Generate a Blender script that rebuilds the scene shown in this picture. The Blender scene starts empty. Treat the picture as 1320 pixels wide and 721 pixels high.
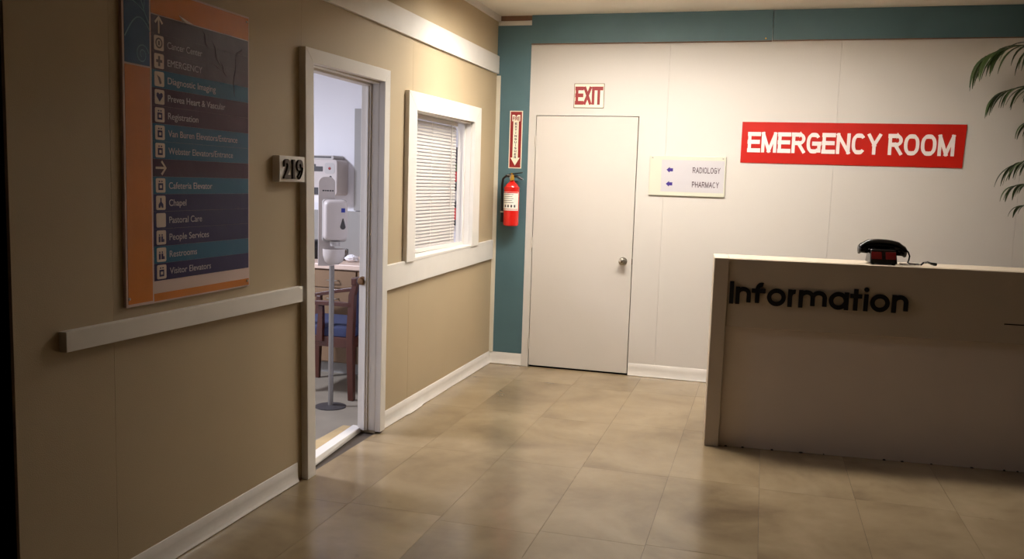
import bpy, bmesh, math, random
from mathutils import Vector, Matrix
PI = math.pi
random.seed(7)
S = bpy.context.scene
COL = S.collection

# ------------------------------------------------------------------ camera, world, lights, exposure
cam = bpy.data.objects.new('camera', bpy.data.cameras.new('camera'))
COL.objects.link(cam)
cam.data.sensor_width = 36.0
cam.data.lens = 1122.34 / 1320 * 36.0
cam.data.clip_start = 0.05
R = Vector((0.96015504, 0.27765583, 0.03177307)); U = Vector((-0.0610023, 0.09727416, 0.99338636)); F = Vector((-0.27272882, 0.95574315, -0.11033592))
cam.matrix_world = Matrix(((R.x, U.x, -F.x, 2.1216), (R.y, U.y, -F.y, -6.8107), (R.z, U.z, -F.z, 1.4939), (0, 0, 0, 1)))
S.camera = cam

world = bpy.data.worlds.new('world'); S.world = world
world.use_nodes = True
world.node_tree.nodes['Background'].inputs[0].default_value = (0.9, 0.75, 0.55, 1)
world.node_tree.nodes['Background'].inputs[1].default_value = 0.001

def area_light(name, loc, sx, sy, power, color, rot=(0, 0, 0)):
    l = bpy.data.lights.new(name, 'AREA'); l.shape = 'RECTANGLE'; l.size = sx; l.size_y = sy
    l.energy = power; l.color = color
    o = bpy.data.objects.new(name, l); COL.objects.link(o); o.location = loc; o.rotation_euler = rot
    return o
WARM = (1.0, 0.965, 0.90)
COOL = (0.78, 0.82, 1.0)
LOBBY_E, LOBBY2_E, EXAM_W = 66.0, 42.0, 162       # radiance of the two lobby fixtures, watts of the exam room lamp
area_light('exam_lamp', (-2.3, -2.7, 2.545), 0.30, 0.5, EXAM_W, COOL)

S.view_settings.view_transform = 'Standard'
S.view_settings.look = 'None'
S.view_settings.gamma = 1.0
S.view_settings.use_curve_mapping = False
S.view_settings.exposure = 0.0

# ------------------------------------------------------------------ materials
def lin(c):
    return tuple((x / 12.92 if x <= 0.04045 else ((x + 0.055) / 1.055) ** 2.4) for x in [v / 255 for v in c]) + (1,)

def mat(name, rgb, rough=0.5, metal=0.0, bump=0.0, bscale=60.0, var=0.0, vscale=4.0, spec=0.5, emit=None, estr=0.0, trans=0.0, coat=0.0, stretch=None, var_obj=0.0):
    m = bpy.data.materials.new(name); m.use_nodes = True
    nt = m.node_tree; b = nt.nodes['Principled BSDF']; L = nt.links.new
    c = lin(rgb)
    b.inputs['Base Color'].default_value = c
    b.inputs['Roughness'].default_value = rough
    b.inputs['Metallic'].default_value = metal
    b.inputs['Specular IOR Level'].default_value = spec
    if trans: b.inputs['Transmission Weight'].default_value = trans
    if coat: b.inputs['Coat Weight'].default_value = coat; b.inputs['Coat Roughness'].default_value = 0.15
    tc = nt.nodes.new('ShaderNodeTexCoord'); mp = nt.nodes.new('ShaderNodeMapping'); L(tc.outputs['Object'], mp.inputs[0])
    if stretch: mp.inputs['Scale'].default_value = stretch
    if var or var_obj:
        mix = nt.nodes.new('ShaderNodeMix'); mix.data_type = 'RGBA'; mix.blend_type = 'MULTIPLY'
        mix.inputs[0].default_value = 1.0; mix.inputs[6].default_value = c
        n = nt.nodes.new('ShaderNodeTexNoise'); n.inputs['Scale'].default_value = vscale; n.inputs['Detail'].default_value = 6
        L(mp.outputs[0], n.inputs['Vector'])
        r = nt.nodes.new('ShaderNodeMapRange'); r.inputs['From Min'].default_value = 0.3; r.inputs['From Max'].default_value = 0.7
        r.inputs['To Min'].default_value = 1 - var; r.inputs['To Max'].default_value = 1.0
        L(n.outputs['Fac'], r.inputs['Value'])
        val = r.outputs[0]
        if var_obj:
            oi = nt.nodes.new('ShaderNodeObjectInfo'); r2 = nt.nodes.new('ShaderNodeMapRange')
            r2.inputs['To Min'].default_value = 1 - var_obj; r2.inputs['To Max'].default_value = 1.0
            L(oi.outputs['Random'], r2.inputs['Value'])
            mm = nt.nodes.new('ShaderNodeMath'); mm.operation = 'MULTIPLY'; L(val, mm.inputs[0]); L(r2.outputs[0], mm.inputs[1]); val = mm.outputs[0]
        L(val, mix.inputs[7]); L(mix.outputs[2], b.inputs['Base Color'])
    if bump:
        n = nt.nodes.new('ShaderNodeTexNoise'); n.inputs['Scale'].default_value = bscale; n.inputs['Detail'].default_value = 4
        L(mp.outputs[0], n.inputs['Vector'])
        bp = nt.nodes.new('ShaderNodeBump'); bp.inputs['Strength'].default_value = bump; bp.inputs['Distance'].default_value = 0.004
        L(n.outputs['Fac'], bp.inputs['Height']); L(bp.outputs[0], b.inputs['Normal'])
    if emit: b.inputs['Emission Color'].default_value = lin(emit); b.inputs['Emission Strength'].default_value = estr
    return m

M = {}
M['olive'] = mat('olive_wall_paint', (180, 160, 128), 0.62, bump=0.22, bscale=260, var=0.05, vscale=2.0)
M['white_wall'] = mat('white_wall_paint', (208, 200, 191), 0.5, bump=0.12, bscale=120, var=0.03, vscale=1.5)
M['teal'] = mat('teal_paint', (76, 105, 111), 0.5, bump=0.15, bscale=150, var=0.10, vscale=5)
M['trim'] = mat('white_trim_paint', (224, 217, 208), 0.42, bump=0.06, bscale=90, var=0.05, vscale=7)
M['vinyl'] = mat('white_vinyl_base', (224, 216, 207), 0.35, bump=0.25, bscale=14, var=0.06, vscale=9)
M['corner'] = mat('cream_corner_trim', (214, 204, 184), 0.5, var=0.06)
M['door'] = mat('white_door_paint', (207, 198, 188), 0.42, bump=0.05, bscale=60, var=0.03, vscale=3)
M['ceiling'] = mat('cream_ceiling', (240, 232, 218), 0.8, bump=0.1, bscale=90, var=0.05)
M['raw_wood'] = mat('raw_wood', (126, 88, 62), 0.7, var=0.25, vscale=20)
M['tan_wood'] = mat('tan_wood', (186, 160, 116), 0.6, var=0.15, vscale=12)
M['dark'] = mat('unlit_wall_dark', (20, 13, 9), 0.9)  # near-black colour stands for walls left unlit and keeps their bounce low
M['joint'] = mat('dark_joint', (62, 50, 38), 0.8)
M['counter'] = mat('counter_paint', (192, 176, 155), 0.5, bump=0.1, bscale=60, var=0.05, vscale=3)
M['counter_low'] = mat('counter_lower_paint', (222, 206, 191), 0.55, bump=0.1, bscale=60, var=0.05, vscale=3)
M['black_letter'] = mat('black_letter', (14, 13, 18), 0.4)
M['gap'] = mat('gap_dark', (25, 20, 16), 0.9)
M['chrome'] = mat('brushed_steel', (180, 172, 160), 0.28, metal=1.0)
M['bronze'] = mat('aged_bronze', (120, 92, 66), 0.3, metal=0.9)
M['digit'] = mat('dark_bronze_digit', (44, 30, 20), 0.35, metal=0.6)
M['exam_wall'] = mat('exam_wall_paint', (228, 226, 228), 0.6, bump=0.05)
M['grey_panel'] = mat('grey_splashback', (152, 148, 142), 0.5, var=0.05)
M['beige_lam'] = mat('beige_laminate', (132, 104, 76), 0.5, var=0.08, vscale=3)
M['worktop'] = mat('pink_beige_worktop', (216, 190, 170), 0.4, var=0.05, vscale=40)
M['exam_floor'] = mat('exam_floor_vinyl', (142, 132, 116), 0.4, var=0.2, vscale=4)
M['mahogany'] = mat('mahogany', (74, 30, 14), 0.35, var=0.3, vscale=8, stretch=(1, 1, 0.15), coat=0.2)
M['blue_cloth'] = mat('blue_upholstery', (50, 56, 86), 0.9, bump=0.4, bscale=400, var=0.15, vscale=30)
M['grey_plastic'] = mat('grey_plastic', (176, 170, 165), 0.4)
M['pale_plastic'] = mat('pale_plastic', (192, 182, 176), 0.4)
M['stand_grey'] = mat('stand_grey_metal', (128, 122, 116), 0.35, metal=0.3)
M['dark_plastic'] = mat('dark_plastic', (60, 56, 56), 0.5)
M['black_plastic'] = mat('black_plastic', (16, 14, 14), 0.3)
M['blue_logo'] = mat('blue_logo', (40, 50, 140), 0.5)
M['red_paint'] = mat('red_enamel', (206, 30, 22), 0.25, coat=0.4)
M['sign_red'] = mat('sign_red', (184, 26, 12), 0.38, var=0.03)
M['letter_white'] = mat('letter_white', (240, 226, 220), 0.45)
M['exit_red'] = mat('exit_red', (136, 20, 18), 0.45)
M['exit_cream'] = mat('exit_cream', (240, 230, 205), 0.45)
M['sign_cream'] = mat('sign_cream', (206, 203, 184), 0.4)
M['sign_grey'] = mat('sign_grey_print', (196, 190, 192), 0.4)
M['violet'] = mat('violet_print', (58, 36, 120), 0.5)
M['umber'] = mat('umber_print', (90, 72, 78), 0.5)
M['label'] = mat('label_paper', (232, 226, 214), 0.5, var=0.05, vscale=30)
M['label_ink'] = mat('label_ink', (70, 60, 60), 0.6)
M['brass'] = mat('brass', (214, 168, 70), 0.3, metal=1.0)
M['orange'] = mat('orange_print', (204, 116, 12), 0.4, bump=0.3, bscale=16, var=0.18, vscale=6, spec=0.35)
M['panel_blue'] = mat('blue_swirl_print', (26, 72, 118), 0.3, bump=0.2, bscale=16, var=0.1, spec=0.35)
M['swirl'] = mat('swirl_print', (96, 140, 166), 0.35)
M['sheet'] = mat('laminated_sheet', (202, 176, 168), 0.35)
M['p_mauve'] = mat('mauve_print', (68, 47, 66), 0.28, bump=0.5, bscale=14, spec=0.3)
M['film'] = mat('film_crease_highlight', (112, 86, 106), 0.35)  # lighter than the print below: highlights of the creases put into the colour
M['p_purple'] = mat('purple_print', (60, 28, 56), 0.28, bump=0.4, bscale=14, spec=0.2)
M['p_navy'] = mat('navy_print', (36, 29, 80), 0.28, bump=0.3, bscale=12, spec=0.2)
M['p_teal'] = mat('teal_print', (34, 92, 124), 0.28, bump=0.4, bscale=12, spec=0.2)
M['p_text'] = mat('pale_print', (190, 180, 192), 0.45)
M['p_icon'] = mat('icon_print', (206, 186, 174), 0.45)
M['ph_black'] = mat('phone_black', (7, 6, 6), 0.2)
M['ph_red'] = mat('phone_red', (92, 10, 10), 0.25)
M['leaf'] = mat('palm_leaf', (60, 80, 34), 0.45, var=0.4, vscale=9)
M['stem'] = mat('palm_stem', (92, 96, 50), 0.55, var=0.2)
M['bark'] = mat('palm_bark', (88, 64, 42), 0.9, bump=0.8, bscale=40, var=0.3, vscale=20)
M['pot'] = mat('clay_pot', (120, 70, 48), 0.6, var=0.1)
M['soil'] = mat('soil', (48, 34, 24), 0.95, bump=1.0, bscale=60)
M['slat'] = mat('blind_slat', (192, 185, 180), 0.45)
M['cord'] = mat('blind_cord', (230, 224, 214), 0.7)
for k_, e_ in (('diffuser', LOBBY_E), ('diffuser_right', LOBBY2_E)):
    M[k_] = mat('lamp_' + k_, (250, 240, 220), 0.5, emit=(255, 255, 255), estr=e_)
    M[k_].node_tree.nodes['Principled BSDF'].inputs['Emission Color'].default_value = WARM + (1,)
M['diffuser_cool'] = mat('lamp_diffuser_cool', (240, 245, 255), 0.5, emit=(225, 232, 255), estr=1.5)
M['tissue'] = mat('tissue', (236, 232, 232), 0.9)
M['glass'] = mat('clear_glass', (240, 245, 245), 0.05, trans=0.95)
M['cotton_brown'] = mat('brown_pads', (110, 78, 48), 0.8)
M['green_box'] = mat('green_box', (92, 100, 60), 0.6)

def floor_material():
    m = bpy.data.materials.new('waxed_stone_vinyl'); m.use_nodes = True
    nt = m.node_tree; b = nt.nodes['Principled BSDF']; L = nt.links.new
    b.inputs['Specular IOR Level'].default_value = 0.62
    g = nt.nodes.new('ShaderNodeNewGeometry')
    oi = nt.nodes.new('ShaderNodeObjectInfo')
    sc = nt.nodes.new('ShaderNodeVectorMath'); sc.operation = 'SCALE'; L(oi.outputs['Random'], sc.inputs['Scale']); sc.inputs[0].default_value = (0.25, 0.3, 0.4)
    ad = nt.nodes.new('ShaderNodeVectorMath'); L(g.outputs['Position'], ad.inputs[0]); L(sc.outputs[0], ad.inputs[1])
    n1 = nt.nodes.new('ShaderNodeTexNoise'); n1.inputs['Scale'].default_value = 1.7; n1.inputs['Detail'].default_value = 7; n1.inputs['Roughness'].default_value = 0.52; n1.inputs['Distortion'].default_value = 0.5
    L(ad.outputs[0], n1.inputs['Vector'])
    n2 = nt.nodes.new('ShaderNodeTexNoise'); n2.inputs['Scale'].default_value = 9; n2.inputs['Detail'].default_value = 8; n2.inputs['Roughness'].default_value = 0.65
    L(g.outputs['Position'], n2.inputs['Vector'])
    mx = nt.nodes.new('ShaderNodeMath'); mx.operation = 'MULTIPLY_ADD'; L(n2.outputs['Fac'], mx.inputs[0]); mx.inputs[1].default_value = 0.16; L(n1.outputs['Fac'], mx.inputs[2])
    r = nt.nodes.new('ShaderNodeValToRGB'); e = r.color_ramp.elements
    e[0].position = 0.36; e[0].color = lin((105, 88, 66)); e[1].position = 0.90; e[1].color = lin((161, 141, 112))
    x = r.color_ramp.elements.new(0.60); x.color = lin((139, 120, 92))
    L(mx.outputs[0], r.inputs[0])
    r2 = nt.nodes.new('ShaderNodeMapRange'); r2.inputs['To Min'].default_value = 0.965; L(oi.outputs['Random'], r2.inputs['Value'])
    mu = nt.nodes.new('ShaderNodeMix'); mu.data_type = 'RGBA'; mu.blend_type = 'MULTIPLY'; mu.inputs[0].default_value = 1
    L(r.outputs[0], mu.inputs[6]); L(r2.outputs[0], mu.inputs[7])
    # small dark scuffs
    n3 = nt.nodes.new('ShaderNodeTexNoise'); n3.inputs['Scale'].default_value = 7; n3.inputs['Detail'].default_value = 2; L(g.outputs['Position'], n3.inputs['Vector'])
    r3 = nt.nodes.new('ShaderNodeMapRange'); r3.inputs['From Min'].default_value = 0.70; r3.inputs['From Max'].default_value = 0.74; r3.inputs['To Min'].default_value = 1.0; r3.inputs['To Max'].default_value = 0.88
    L(n3.outputs['Fac'], r3.inputs['Value'])
    mu2 = nt.nodes.new('ShaderNodeMix'); mu2.data_type = 'RGBA'; mu2.blend_type = 'MULTIPLY'; mu2.inputs[0].default_value = 1
    L(mu.outputs[2], mu2.inputs[6]); L(r3.outputs[0], mu2.inputs[7]); L(mu2.outputs[2], b.inputs['Base Color'])
    n5 = nt.nodes.new('ShaderNodeTexNoise'); n5.inputs['Scale'].default_value = 2.2; n5.inputs['Detail'].default_value = 3; L(g.outputs['Position'], n5.inputs['Vector'])
    rr = nt.nodes.new('ShaderNodeMapRange'); rr.inputs['From Min'].default_value = 0.35; rr.inputs['From Max'].default_value = 0.65; rr.inputs['To Min'].default_value = 0.16; rr.inputs['To Max'].default_value = 0.27
    L(n5.outputs['Fac'], rr.inputs['Value']); L(rr.outputs[0], b.inputs['Roughness'])
    n4 = nt.nodes.new('ShaderNodeTexNoise'); n4.inputs['Scale'].default_value = 5; n4.inputs['Detail'].default_value = 3; L(g.outputs['Position'], n4.inputs['Vector'])
    bp = nt.nodes.new('ShaderNodeBump'); bp.inputs['Strength'].default_value = 0.25; bp.inputs['Distance'].default_value = 0.01
    L(n4.outputs['Fac'], bp.inputs['Height']); L(bp.outputs[0], b.inputs['Normal'])
    return m
M['floor'] = floor_material()

# ------------------------------------------------------------------ mesh helpers
class B:
    def __init__(s): s.bm = bmesh.new()
    def box(s, x0, x1, y0, y1, z0, z1):
        v = [s.bm.verts.new(p) for p in ((x0,y0,z0),(x1,y0,z0),(x1,y1,z0),(x0,y1,z0),(x0,y0,z1),(x1,y0,z1),(x1,y1,z1),(x0,y1,z1))]
        for f in ((0,3,2,1),(4,5,6,7),(0,1,5,4),(1,2,6,5),(2,3,7,6),(3,0,4,7)): s.bm.faces.new([v[i] for i in f])
        return s
    def hexa(s, P8):
        v = [s.bm.verts.new(p) for p in P8]
        for f in ((0,3,2,1),(4,5,6,7),(0,1,5,4),(1,2,6,5),(2,3,7,6),(3,0,4,7)): s.bm.faces.new([v[i] for i in f])
        return s
    def prism(s, pts, y0, y1):
        """polygon in x-z, extruded along y"""
        a = [s.bm.verts.new((p[0], y0, p[1])) for p in pts]; b = [s.bm.verts.new((p[0], y1, p[1])) for p in pts]
        n = len(pts)
        s.bm.faces.new(a); s.bm.faces.new(b[::-1])
        for i in range(n): s.bm.faces.new((a[i], b[i], b[(i+1)%n], a[(i+1)%n]))
        return s
    def loft(s, rings, cap=True, closed=True):
        R_ = [[s.bm.verts.new(p) for p in r] for r in rings]
        n = len(R_[0])
        for i in range(len(R_)-1):
            for j in range(n if closed else n-1):
                s.bm.faces.new((R_[i][j], R_[i][(j+1)%n], R_[i+1][(j+1)%n], R_[i+1][j]))
        if cap: s.bm.faces.new(R_[0][::-1]); s.bm.faces.new(R_[-1])
        return s
    def lathe(s, prof, c=(0,0,0), axis='z', seg=24):
        rings = []
        for r, h in prof:
            ring = []
            for j in range(seg):
                a = 2*PI*j/seg; x, y = max(r, 1e-4)*math.cos(a), max(r, 1e-4)*math.sin(a)
                p = {'z': (x, y, h), 'y': (x, h, -y), 'x': (h, x, y)}[axis]
                ring.append((p[0]+c[0], p[1]+c[1], p[2]+c[2]))
            rings.append(ring)
        return s.loft(rings)
    def tube(s, pts, r, seg=8):
        pts = [Vector(p) for p in pts]; n = len(pts)
        rad = r if isinstance(r, (list, tuple)) else [r]*n
        t0 = (pts[1]-pts[0]).normalized()
        nrm = t0.orthogonal().normalized(); rings = []
        for i in range(n):
            t = (pts[min(i+1, n-1)] - pts[max(i-1, 0)]).normalized()
            nrm = (nrm - t*nrm.dot(t)).normalized(); bn = t.cross(nrm)
            rings.append([pts[i] + (nrm*math.cos(2*PI*j/seg) + bn*math.sin(2*PI*j/seg))*rad[i] for j in range(seg)])
        return s.loft(rings)
    def rrect(s, x0, x1, z0, z1, y0, y1, r, seg=4):
        pts = []
        for cx, cz, a0 in ((x1-r, z1-r, 0), (x0+r, z1-r, 90), (x0+r, z0+r, 180), (x1-r, z0+r, 270)):
            for k in range(seg+1):
                a = math.radians(a0+90*k/seg); pts.append((cx+r*math.cos(a), cz+r*math.sin(a)))
        return s.prism(pts, y0, y1)
    def strip(s, pts, hw, y0, y1):
        """flat band following a 2d path in x-z"""
        n = len(pts); l = []; r = []
        for i in range(n):
            a = pts[max(i-1, 0)]; b = pts[min(i+1, n-1)]; dx, dz = b[0]-a[0], b[1]-a[1]; d = math.hypot(dx, dz) or 1
            l.append((pts[i][0]-dz/d*hw, pts[i][1]+dx/d*hw)); r.append((pts[i][0]+dz/d*hw, pts[i][1]-dx/d*hw))
        for i in range(n-1): s.prism([l[i], l[i+1], r[i+1], r[i]], y0, y1)
        return s

def obj(name, b, m, parent=None, smooth=False, bevel=0.0, bseg=2):
    bmesh.ops.recalc_face_normals(b.bm, faces=b.bm.faces[:])
    me = bpy.data.meshes.new(name); b.bm.to_mesh(me); b.bm.free()
    me.materials.append(M[m] if isinstance(m, str) else m)
    if smooth:
        for p in me.polygons: p.use_smooth = True
        try: me.set_sharp_from_angle(angle=math.radians(40))
        except Exception: pass
    o = bpy.data.objects.new(name, me); COL.objects.link(o)
    if parent: o.parent = parent
    if bevel:
        md = o.modifiers.new('bevel', 'BEVEL'); md.width = bevel; md.segments = bseg; md.limit_method = 'ANGLE'; md.angle_limit = math.radians(40)
    return o
def tag(o, label, cat, group=None):
    o['label'] = label; o['category'] = cat
    if group: o['group'] = group
    return o
def thing(name, label, cat, loc=(0,0,0), rz=0.0, group=None):
    o = bpy.data.objects.new(name, None); COL.objects.link(o); o.empty_display_size = 0.1
    o.location = loc; o.rotation_euler = (0, 0, rz)
    return tag(o, label, cat, group)
def struct(o):
    o['kind'] = 'structure'; return o
LEFT = PI/2            # things on the left wall: local x runs along the wall (world +y), local -y faces the room

def text(name, body, x0, z0, cap, width, m, parent, y, ext=0.0006, bold=0.0, shear=0.0):
    cu = bpy.data.curves.new(name, 'FONT'); cu.size = 1.0; cu.extrude = 0.0; cu.offset = bold
    cu.body = 'H'; o = bpy.data.objects.new(name, cu); COL.objects.link(o)
    dg = bpy.context.evaluated_depsgraph_get()
    me = bpy.data.meshes.new_from_object(o.evaluated_get(dg)); h0 = max(v.co.y for v in me.vertices); b0 = min(v.co.y for v in me.vertices); bpy.data.meshes.remove(me)
    cu.body = body; cu.extrude = 0.5; dg = bpy.context.evaluated_depsgraph_get(); dg.update()
    me = bpy.data.meshes.new_from_object(o.evaluated_get(dg))
    bpy.data.objects.remove(o); bpy.data.curves.remove(cu)
    xs = [v.co.x for v in me.vertices]; xa, xb = min(xs), max(xs)
    sz = cap/(h0-b0); sx = width/(xb-xa) if width else sz
    for v in me.vertices:
        x = (v.co.x-xa)*sx; z = (v.co.y-b0)*sz; d = v.co.z*2*ext      # z in [-.5,.5]
        v.co = (x0+x+shear*z, y-ext-d, z0+z)
    me.update()
    bm = bmesh.new(); bm.from_mesh(me); bmesh.ops.remove_doubles(bm, verts=bm.verts[:], dist=1e-6); bmesh.ops.recalc_face_normals(bm, faces=bm.faces[:]); bm.to_mesh(me); bm.free()
    me.materials.clear(); me.materials.append(M[m])
    me.name = name
    o = bpy.data.objects.new(name, me); COL.objects.link(o); o.parent = parent
    return o, (xb-xa)*sx
def letters(name, body, x0, z0, cap, width, m, parent, y, ext, bold):
    """one mesh per letter, spaced as the whole word would be"""
    whole, w = text('measure', body, 0, 0, cap, None, m, parent, y, ext, bold)
    bpy.data.objects.remove(whole)
    k = width/w; out = []
    for i, ch in enumerate(body):
        if ch == ' ': continue
        pre, wp = text('measure', body[:i+1], 0, 0, cap, None, m, parent, y, ext, bold); bpy.data.objects.remove(pre)
        one, wc = text('measure', ch, 0, 0, cap, None, m, parent, y, ext, bold); bpy.data.objects.remove(one)
        o, _ = text(name, ch, x0+(wp-wc)*k, z0, cap, wc*k, m, parent, y, ext, bold); out.append(o)
    return out

def arc(cx, cy, rx, ry, a0, a1, n=20):
    return [(cx+rx*math.cos(math.radians(a0+(a1-a0)*k/n)), cy+ry*math.sin(math.radians(a0+(a1-a0)*k/n))) for k in range(n+1)]
def sarc(a0, a1, n=28):
    out = []
    for k in range(n+1):
        a = math.radians(a0+(a1-a0)*k/n); c, q = math.cos(a), math.sin(a)
        out.append((0.5+0.5*math.copysign(abs(c)**0.8, c), 0.5+0.5*math.copysign(abs(q)**0.8, q)))
    return out
def ch_(y):  # n-arch helper: skeleton of the arch from the stem to the right foot
    return [(0, y*0.55)] + arc(0.5, y*0.62, 0.5, y*0.38, 180, 0, 16) + [(1, 0)]
GL = {   # glyph skeletons in a unit box: (width, strokes); capital height is 1
 'E': (.56, [[(0,0),(0,1)], [(0,1),(1,1)], [(0,.52),(.92,.52)], [(0,0),(1,0)]]),
 'M': (.74, [[(0,0),(0,1)], [(0,1),(.5,.0)], [(.5,.0),(1,1)], [(1,1),(1,0)]]),
 'R': (.62, [[(0,0),(0,1)], [(0,1),(.6,1)]+arc(.6,.745,.4,.255,90,-90,12)+[(0,.49)], [(.48,.49),(1,0)]]),
 'G': (.66, [sarc(38,318), [(1,.47),(1,.06)], [(.55,.47),(1,.47)]]),
 'N': (.62, [[(0,0),(0,1)], [(0,1),(1,0)], [(1,0),(1,1)]]),
 'C': (.64, [sarc(40,320)]), 'O': (.68, [sarc(0,360,36)]),
 'Y': (.60, [[(0,1),(.5,.46)], [(1,1),(.5,.46)], [(.5,.5),(.5,0)]]),
 'X': (.58, [[(0,0),(1,1)], [(0,1),(1,0)]]), 'I': (.0, [[(0,0),(0,1)]]),
 'T': (.56, [[(0,1),(1,1)], [(.5,0),(.5,1)]]), 'F': (.5, [[(0,0),(0,1)], [(0,1),(1,1)], [(0,.52),(.9,.52)]]),
 'U': (.6, [[(0,1),(0,.3)]+arc(.5,.3,.5,.3,180,360,14)+[(1,1)]]),
 'S': (.56, [[(1,.82)]+arc(.5,.75,.5,.25,35,250,14)+arc(.5,.25,.5,.25,80,-145,14)]),
 'H': (.6, [[(0,0),(0,1)], [(1,0),(1,1)], [(0,.5),(1,.5)]]),
 'D': (.62, [[(0,0),(0,1)], [(0,1),(.45,1)]+arc(.45,.5,.55,.5,90,-90,16)+[(0,0)]]),
 'L': (.5, [[(0,0),(0,1)], [(0,0),(1,0)]]), 'A': (.66, [[(0,0),(.5,1)], [(.5,1),(1,0)], [(.18,.32),(.82,.32)]]),
 'P': (.58, [[(0,0),(0,1)], [(0,1),(.58,1)]+arc(.58,.73,.42,.27,90,-90,12)+[(0,.46)]]),
 'n': (.50, [[(0,0),(0,.72)], ch_(.72)]), 'o': (.64, [arc(.5,.36,.5,.36,0,360,32)]),
 'f': (.36, [[(.30,0),(.30,.70)]+arc(.80,.76,.50,.24,180,72,12), [(-.15,.66),(1,.66)]]),
 'r': (.20, [[(0,0),(0,.72)], [(0,.40)]+arc(1.0,.42,1.0,.30,165,80,8)]),
 'm': (1.04, [[(0,0),(0,.72)], [(p[0]*.5, p[1]) for p in ch_(.72)], [(.5+p[0]*.5, p[1]) for p in ch_(.72)]]),
 'a': (.66, [arc(.48,.36,.48,.36,0,360,32), [(1,0),(1,.72)]]),
 't': (.28, [[(.42,0),(.42,.92)], [(-.1,.66),(1,.66)]]), 'i': (.0, [[(0,0),(0,.68)], [(0,1.03)]]),
}
def stroke_word(name, body, x0, z0, cap, width, th, m, parent, y, ext=0.0006, gap=0.14, single=False, space=0.42, vx=1.0):
    # lettering of strokes of even thickness th (a share of the capital height)
    tot = sum((GL[c][0]+th+gap) if c != ' ' else space for c in body)-gap
    kx = width/tot; outs = []; x = x0; allb = B()
    for c in body:
        if c == ' ': x += space*kx; continue
        wd, strokes = GL[c]; b = B() if single else allb; hw = th*cap/2; hx = th*kx/2
        kk = min(1.0, kx/cap)
        for q, st in enumerate(strokes):
            P_ = [(x+hx+p[0]*wd*kx, z0+hw+p[1]*(cap-2*hw)) for p in st]
            if len(P_) == 1:
                b.lathe([(0, y), (hw*1.08, y), (hw*1.08, y-2*ext), (0, y-2*ext)], (P_[0][0], 0, P_[0][1]), 'y', 20); continue
            e = 0.00012*q
            closed = len(P_) > 8 and math.hypot(P_[0][0]-P_[-1][0], P_[0][1]-P_[-1][1]) < 1e-5
            if not closed:      # run the ends out by half a stroke so that corners close
                for i0, i1 in ((0, 1), (-1, -2)):
                    dx, dz = P_[i0][0]-P_[i1][0], P_[i0][1]-P_[i1][1]; d = math.hypot(dx, dz) or 1
                    if len(P_) == 2 or i0 == 0 and P_[0][0] < x+hx+1e-5: P_[i0] = (P_[i0][0]+dx/d*hw*0.98, P_[i0][1]+dz/d*hw*0.98)
            l, r = [], []; n = len(P_)
            for i in range(n):
                if closed: a, c2 = P_[i-1 if i else n-2], P_[i+1 if i < n-1 else 1]
                else: a, c2 = P_[max(i-1, 0)], P_[min(i+1, n-1)]
                dx, dz = c2[0]-a[0], c2[1]-a[1]; d = math.hypot(dx, dz) or 1
                sc = 1.0
                if 0 < i < n-1:
                    u = (P_[i][0]-P_[i-1][0], P_[i][1]-P_[i-1][1]); lu = math.hypot(*u) or 1
                    cs = (u[0]*dx+u[1]*dz)/(lu*d); sc = min(1/max(cs, 0.35), 1.6)
                hwx = min(hw, hx*vx) if abs(dz) > abs(dx)*0.6 else hw
                l.append((P_[i][0]-dz/d*hwx*sc, P_[i][1]+dx/d*hwx*sc)); r.append((P_[i][0]+dz/d*hwx*sc, P_[i][1]-dx/d*hwx*sc))
            rings = [[(l[i][0], y-2*ext-e, l[i][1]), (r[i][0], y-2*ext-e, r[i][1]), (r[i][0], y, r[i][1]), (l[i][0], y, l[i][1])] for i in range(n)]
            b.loft(rings)
        x += (wd+th+gap)*kx
        if single: outs.append(obj(name, b, m, parent))
    if not single: outs.append(obj(name, allb, m, parent))
    return outs

# ------------------------------------------------------------------ setting: shell
XR, YF, ZC = 5.6, -8.6, 2.81
YE = -4.763
# floor: slab with single vinyl tiles on it
fl = struct(obj('floor', B().box(-2.2, XR, YF, 0, -0.12, -0.003), 'joint'))
TW, TL = 0.455, 0.92
tile_me = None
xs = [-2.365 + TW*k for k in range(0, 18)]
for i, x in enumerate(xs):
    xa, xb = max(x, -2.2), min(x+TW, XR)
    if xb - xa < 0.03: continue
    off = (0.0, 0.02, -0.03, 0.01, 0.025)[i % 5]
    y = 0.39 + off
    while y > YF:
        ya, yb = max(y-TL, YF), min(y, 0)
        if yb-ya > 0.02 and (xb > 0.01 or ya < YE-0.02):
            x_ = xa
            if xa < 0 and xb <= 0.01 and yb > YE: yb = YE
            if xa < 0 and xb > 0.01 and yb > YE: x_ = 0.0
            bb = B(); g = 0.0007
            bb.box(x_+g-(x_+xb)/2, xb-g-(x_+xb)/2, ya+g-(ya+yb)/2, yb-g-(ya+yb)/2, -0.003, 0)
            t = obj('floor_tile', bb, 'floor', fl); t.location = ((x_+xb)/2, (ya+yb)/2, 0)
        y -= TL
struct(obj('ceiling', B().box(-2.2, XR, YF, 0.1, ZC, ZC+0.08), 'ceiling'))

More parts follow.
